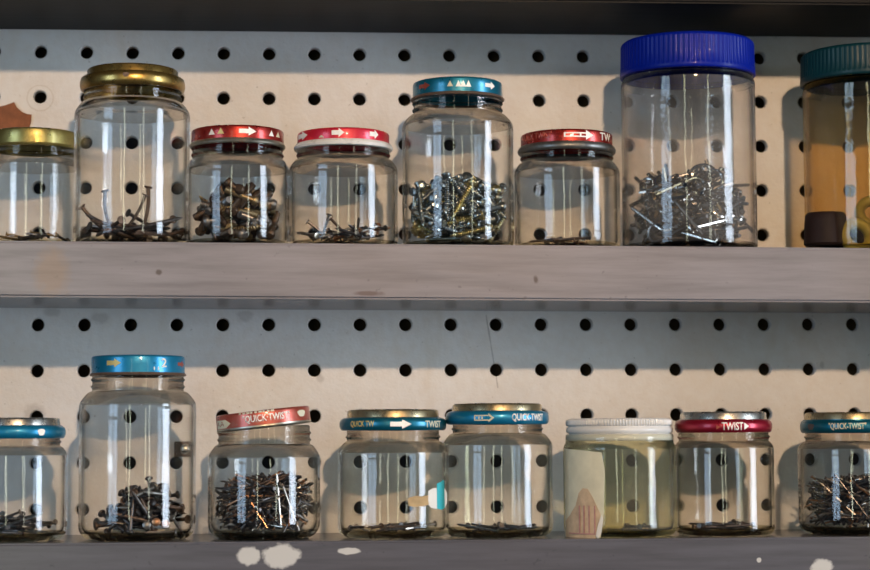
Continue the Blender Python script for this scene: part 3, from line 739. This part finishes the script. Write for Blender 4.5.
# screws
j = JARS['J5']
sm = [screw_mesh(24, 3.4, 'zinc'), screw_mesh(21, 3.2, 'zinc'), screw_mesh(22, 3.4, 'zinc_yellow'), screw_mesh(24, 3.4, 'zinc_dark'), screw_mesh(22, 3.2, 'zinc_dark'), screw_mesh(14, 3.2, 'zinc', True), screw_mesh(16, 3.4, 'zinc_dark', True), screw_mesh(22, 3.0, 'zinc_yellow')]
fill(j, 'screw', sm, 270, 23, lambda x, y: 29-2*max(0, x), 'shiny zinc screw in the teal-lidded jar', 'screw', 'zinc screws in the teal-lidded jar', sig=34, slack=.2, rad=1.8, front=.62, shell=.5, dmin=.0018)
# hooks
j = JARS['J7']
hm = [hook_mesh(0, 'wire', 2.1, 1.2), hook_mesh(1, 'wire', 2.1, 1.25), hook_mesh(2, 'wire', 2., 1.15), hook_mesh(3, 'wire', 2.1, 1.1), hook_mesh(0, 'wire_dark', 2.1, 1.2), hook_mesh(1, 'wire_dark', 2.1, 1.25), hook_mesh(2, 'wire_dark', 2., 1.2), hook_mesh(1, 'brass', 1.9, 1.2)]
fill(j, 'wire_hook', hm, 285, 32, lambda x, y: 29+1.5*math.sin(7*x), 'bent steel wire hook tangled in the large blue-lidded jar', 'hook', 'wire hooks in the blue-lidded jar', sig=28, slack=.16, rad=3.6, front=.62, shell=.5, dmin=.002)
# brown bolts
j = JARS['J3']
bo = [bolt_mesh(19, 3.9, 'bolt'), bolt_mesh(16, 3.6, 'brass'), bolt_mesh(20, 4.2, 'boltgrey'), bolt_mesh(18, 3.7, 'bolt'), screw_mesh(20, 4.0, 'brass')]
fill(j, 'bolt', bo, 84, 19, lambda x, y: 23-12*x*x, 'brown bolt in the jar with the dark red arrow lid', 'bolt', 'bolts in the dark red lidded jar', sig=35, rad=2.8, front=.6, shell=.4, dmin=.0025)
# large-headed tacks
j = JARS['K2']
tk = [tack_mesh(19, 2.0, 2.4, 'n_brown'), tack_mesh(20, 2.0, 2.2, 'n_dark'), tack_mesh(16, 2.2, 2.9, 'steel'), tack_mesh(19, 1.8, 2.2, 'n_dark'), tack_mesh(20, 1.9, 2.4, 'n_dark')]
fill(j, 'tack', tk, 95, 18, lambda x, y: 3+19*math.exp(-((x-.25)/.42)**2), 'dark large-headed tack heaped in the tallest lower jar', 'tack', 'tacks in the tallest lower jar', sig=42, rad=2.5, front=.5, shell=.15, dmin=.002)
G = 'tack heads at the front of the tallest lower jar'
for px, py, mt, lb in ((147, 526, 'boltgrey', 'grey round tack head facing out of the tallest lower jar'), (156.5, 523, 'n_copper', 'coppery tack head beside the grey one, the left of two'), (165.5, 525, 'n_copper', 'coppery tack head beside the grey one, the right of two')):
    p = at(px, py, j.y); x = p.x-j.x; yy = -math.sqrt((j.Ri-.0025)**2-x*x)*.92
    p = at(px, py, j.y+yy+.006)
    put('tack', tack_mesh(12, 1.8, 2.2, mt), p, rot_to((.05, -1, .12), 0), lb, 'tack', G)
pose(j, 'nail', (1.5, 'n_bright'), 181, 537, 172, 518, -.019, 'bright nail leaning inside the right side of the tallest lower jar', 'nail', 'loose nails in the tallest lower jar')
pose(j, 'nail', (1.5, 'boltgrey'), 148, 532.5, 174, 534, -.020, 'grey nail lying flat under the coppery tack heads', 'nail', 'loose nails in the tallest lower jar')
# rings and plug in the amber jar
j = JARS['J8']
def ring_thing(px, py, yy, ro, ri_, tilt, label):
    bm = bmesh.new(); c = (ro+ri_)/2*MM; rr = (ro-ri_)/2*MM
    lathe(bm, [(c+rr*math.cos(a), 1.25*rr*math.sin(a)) for a in [2*PI*k/14 for k in range(14)]], 40, True)
    o = bm_obj('rubber_ring', bm, 'rubber_olive'); o.location = at(px, py, j.y+yy); o.rotation_euler = tilt
    tag(o, label, 'rubber ring', 'olive rubber rings in the amber jar'); return o
ring_thing(857, 236, -.020, 10.2, 4.6, (1.25, .05, .15), 'olive rubber ring standing at the front of the amber jar')
ring_thing(874, 213, -.006, 10.5, 4.8, (1.15, -.2, -.1), 'olive rubber ring higher up, behind the front ring of the amber jar')
ring_thing(884, 240, -.012, 10.0, 4.6, (.9, .2, .4), 'olive rubber ring half hidden to the right of the front ring')
bm = bmesh.new()
lathe(bm, [(0, 0), (.0105, 0), (.0118, .0012), (.0112, .013), (.0108, .0165), (.0098, .0178), (.0060, .0178), (.0055, .0160), (0, .0160)], 40)
o = bm_obj('rubber_plug', bm, 'rubber_dark'); p = at(826, 244, j.y-.014); o.location = (p.x, j.y-.014, j.zb+j.fl)
tag(o, 'dark brown rubber plug standing at the left of the amber jar', 'plug')
bm = bmesh.new()
lathe(bm, [(0, 0), (.0095, 0), (.0105, .001), (.0100, .012), (.0090, .0138), (0, .0138)], 40)
o = bm_obj('rubber_plug', bm, 'rubber_dark'); p = at(846, 244, j.y+.004); o.location = (p.x, j.y+.006, j.zb+j.fl)
tag(o, 'dark rubber plug behind the rings of the amber jar', 'plug')

# rust-coloured scrap hanging on the pegboard behind the gold-green lid
pts = [(-6, 108), (6, 105), (14, 102), (17, 107.5), (22, 112), (27, 114), (31.5, 114.5), (31, 121), (28, 131), (26, 146), (-6, 146)]
bm = bmesh.new(); fc = [at(x, y, -.0012) for x, y in pts]
c0 = sum(fc, Vector())/len(fc)
vs = [bm.verts.new(p-c0) for p in fc]; f = bm.faces.new(vs)
ex = bmesh.ops.extrude_face_region(bm, geom=[f])
for v in ex['geom']:
    if isinstance(v, bmesh.types.BMVert): v.co.y += .0009
bm2 = bm
o = bm_obj('hanging_leather_scrap', bm, 'rust', None, False); o.location = c0
tag(o, 'rust brown torn scrap on the pegboard behind the leftmost upper lid', 'scrap')
# screw with a washer in the board behind the tallest lower jar
t = empty('wall_screw', at(185.5, 449, 0)); tag(t, 'pale round screw head on a square washer, seen through the tallest lower jar', 'screw')
bm = bmesh.new(); box(bm, (-.0062, -.0012, -.0042), (.0046, -.0001, .0042), .0003); bm_obj('washer', bm, 'n_brown', t)
bm = bmesh.new(); lathe(bm, [(0, .0030), (.0016, .0028), (.0027, .0019), (.0029, .0010), (.0029, 0), (0, 0)], 20)
k = bm_obj('screw_head', bm, 'tinbright', t); k.rotation_euler = (PI/2, 0, 0); k.location.y = -.0012

# ------------------------------------------------------------------ light
w = bpy.data.worlds.new('world'); sc.world = w; w.use_nodes = True
bg = w.node_tree.nodes['Background']; bg.inputs[0].default_value = (.40, .64, 1, 1); bg.inputs[1].default_value = .038
def area(name, loc, target, sx, sz, power, color):
    l = bpy.data.lights.new(name, 'AREA'); l.shape = 'RECTANGLE'; l.size = sx; l.size_y = sz; l.energy = power; l.color = color
    o = bpy.data.objects.new(name, l); COL.objects.link(o); o.location = loc
    d = Vector(target)-Vector(loc); o.rotation_euler = d.to_track_quat('-Z', 'Y').to_euler()
    return o
def window(name, az, dist, z, sx, sz, radiance, color, panes=(1, 1)):
    a = math.radians(az); nx, nz = panes; gap = .06
    pw, ph = (sx-gap*(nx-1))/nx, (sz-gap*(nz-1))/nz
    for ix in range(nx):
        for iz in range(nz):
            ox, oz = -sx/2+pw/2+ix*(pw+gap), -sz/2+ph/2+iz*(ph+gap)
            loc = Vector((dist*math.sin(a)+ox*math.cos(a), -dist*math.cos(a)+ox*math.sin(a), z+oz))
            area(name, loc, loc+Vector((-math.sin(a), math.cos(a), 0)), pw, ph, radiance*PI*pw*ph, color)
window('window_light_right', 61, 3.2, .25, .72, 2.1, 20., (.72, .84, 1), (1, 2))
window('window_light_left', -47, 2.8, .25, .80, 1.5, 7., (.52, .74, 1), (2, 3))
window('window_light_far_left', -14, 3.6, .25, .16, 1.6, 7., (.95, 1, .75))
window('window_light_far_right', 25, 3.6, .25, .16, 1.6, 7., (.95, 1, .82))
pl = bpy.data.lights.new('lamp', 'POINT'); pl.energy = 82; pl.color = (1, .70, .45); pl.shadow_soft_size = .024
lo = bpy.data.objects.new('lamp', pl); COL.objects.link(lo); lo.location = (.16, -1.7, .56)

# ------------------------------------------------------------------ view
vs_ = sc.view_settings; vs_.view_transform = 'Standard'; vs_.look = 'None'; vs_.gamma = 1; vs_.use_curve_mapping = False; vs_.exposure = 0
sc.cycles.transparent_max_bounces = 64; sc.cycles.max_bounces = 12; sc.cycles.glossy_bounces = 6; sc.cycles.transmission_bounces = 10
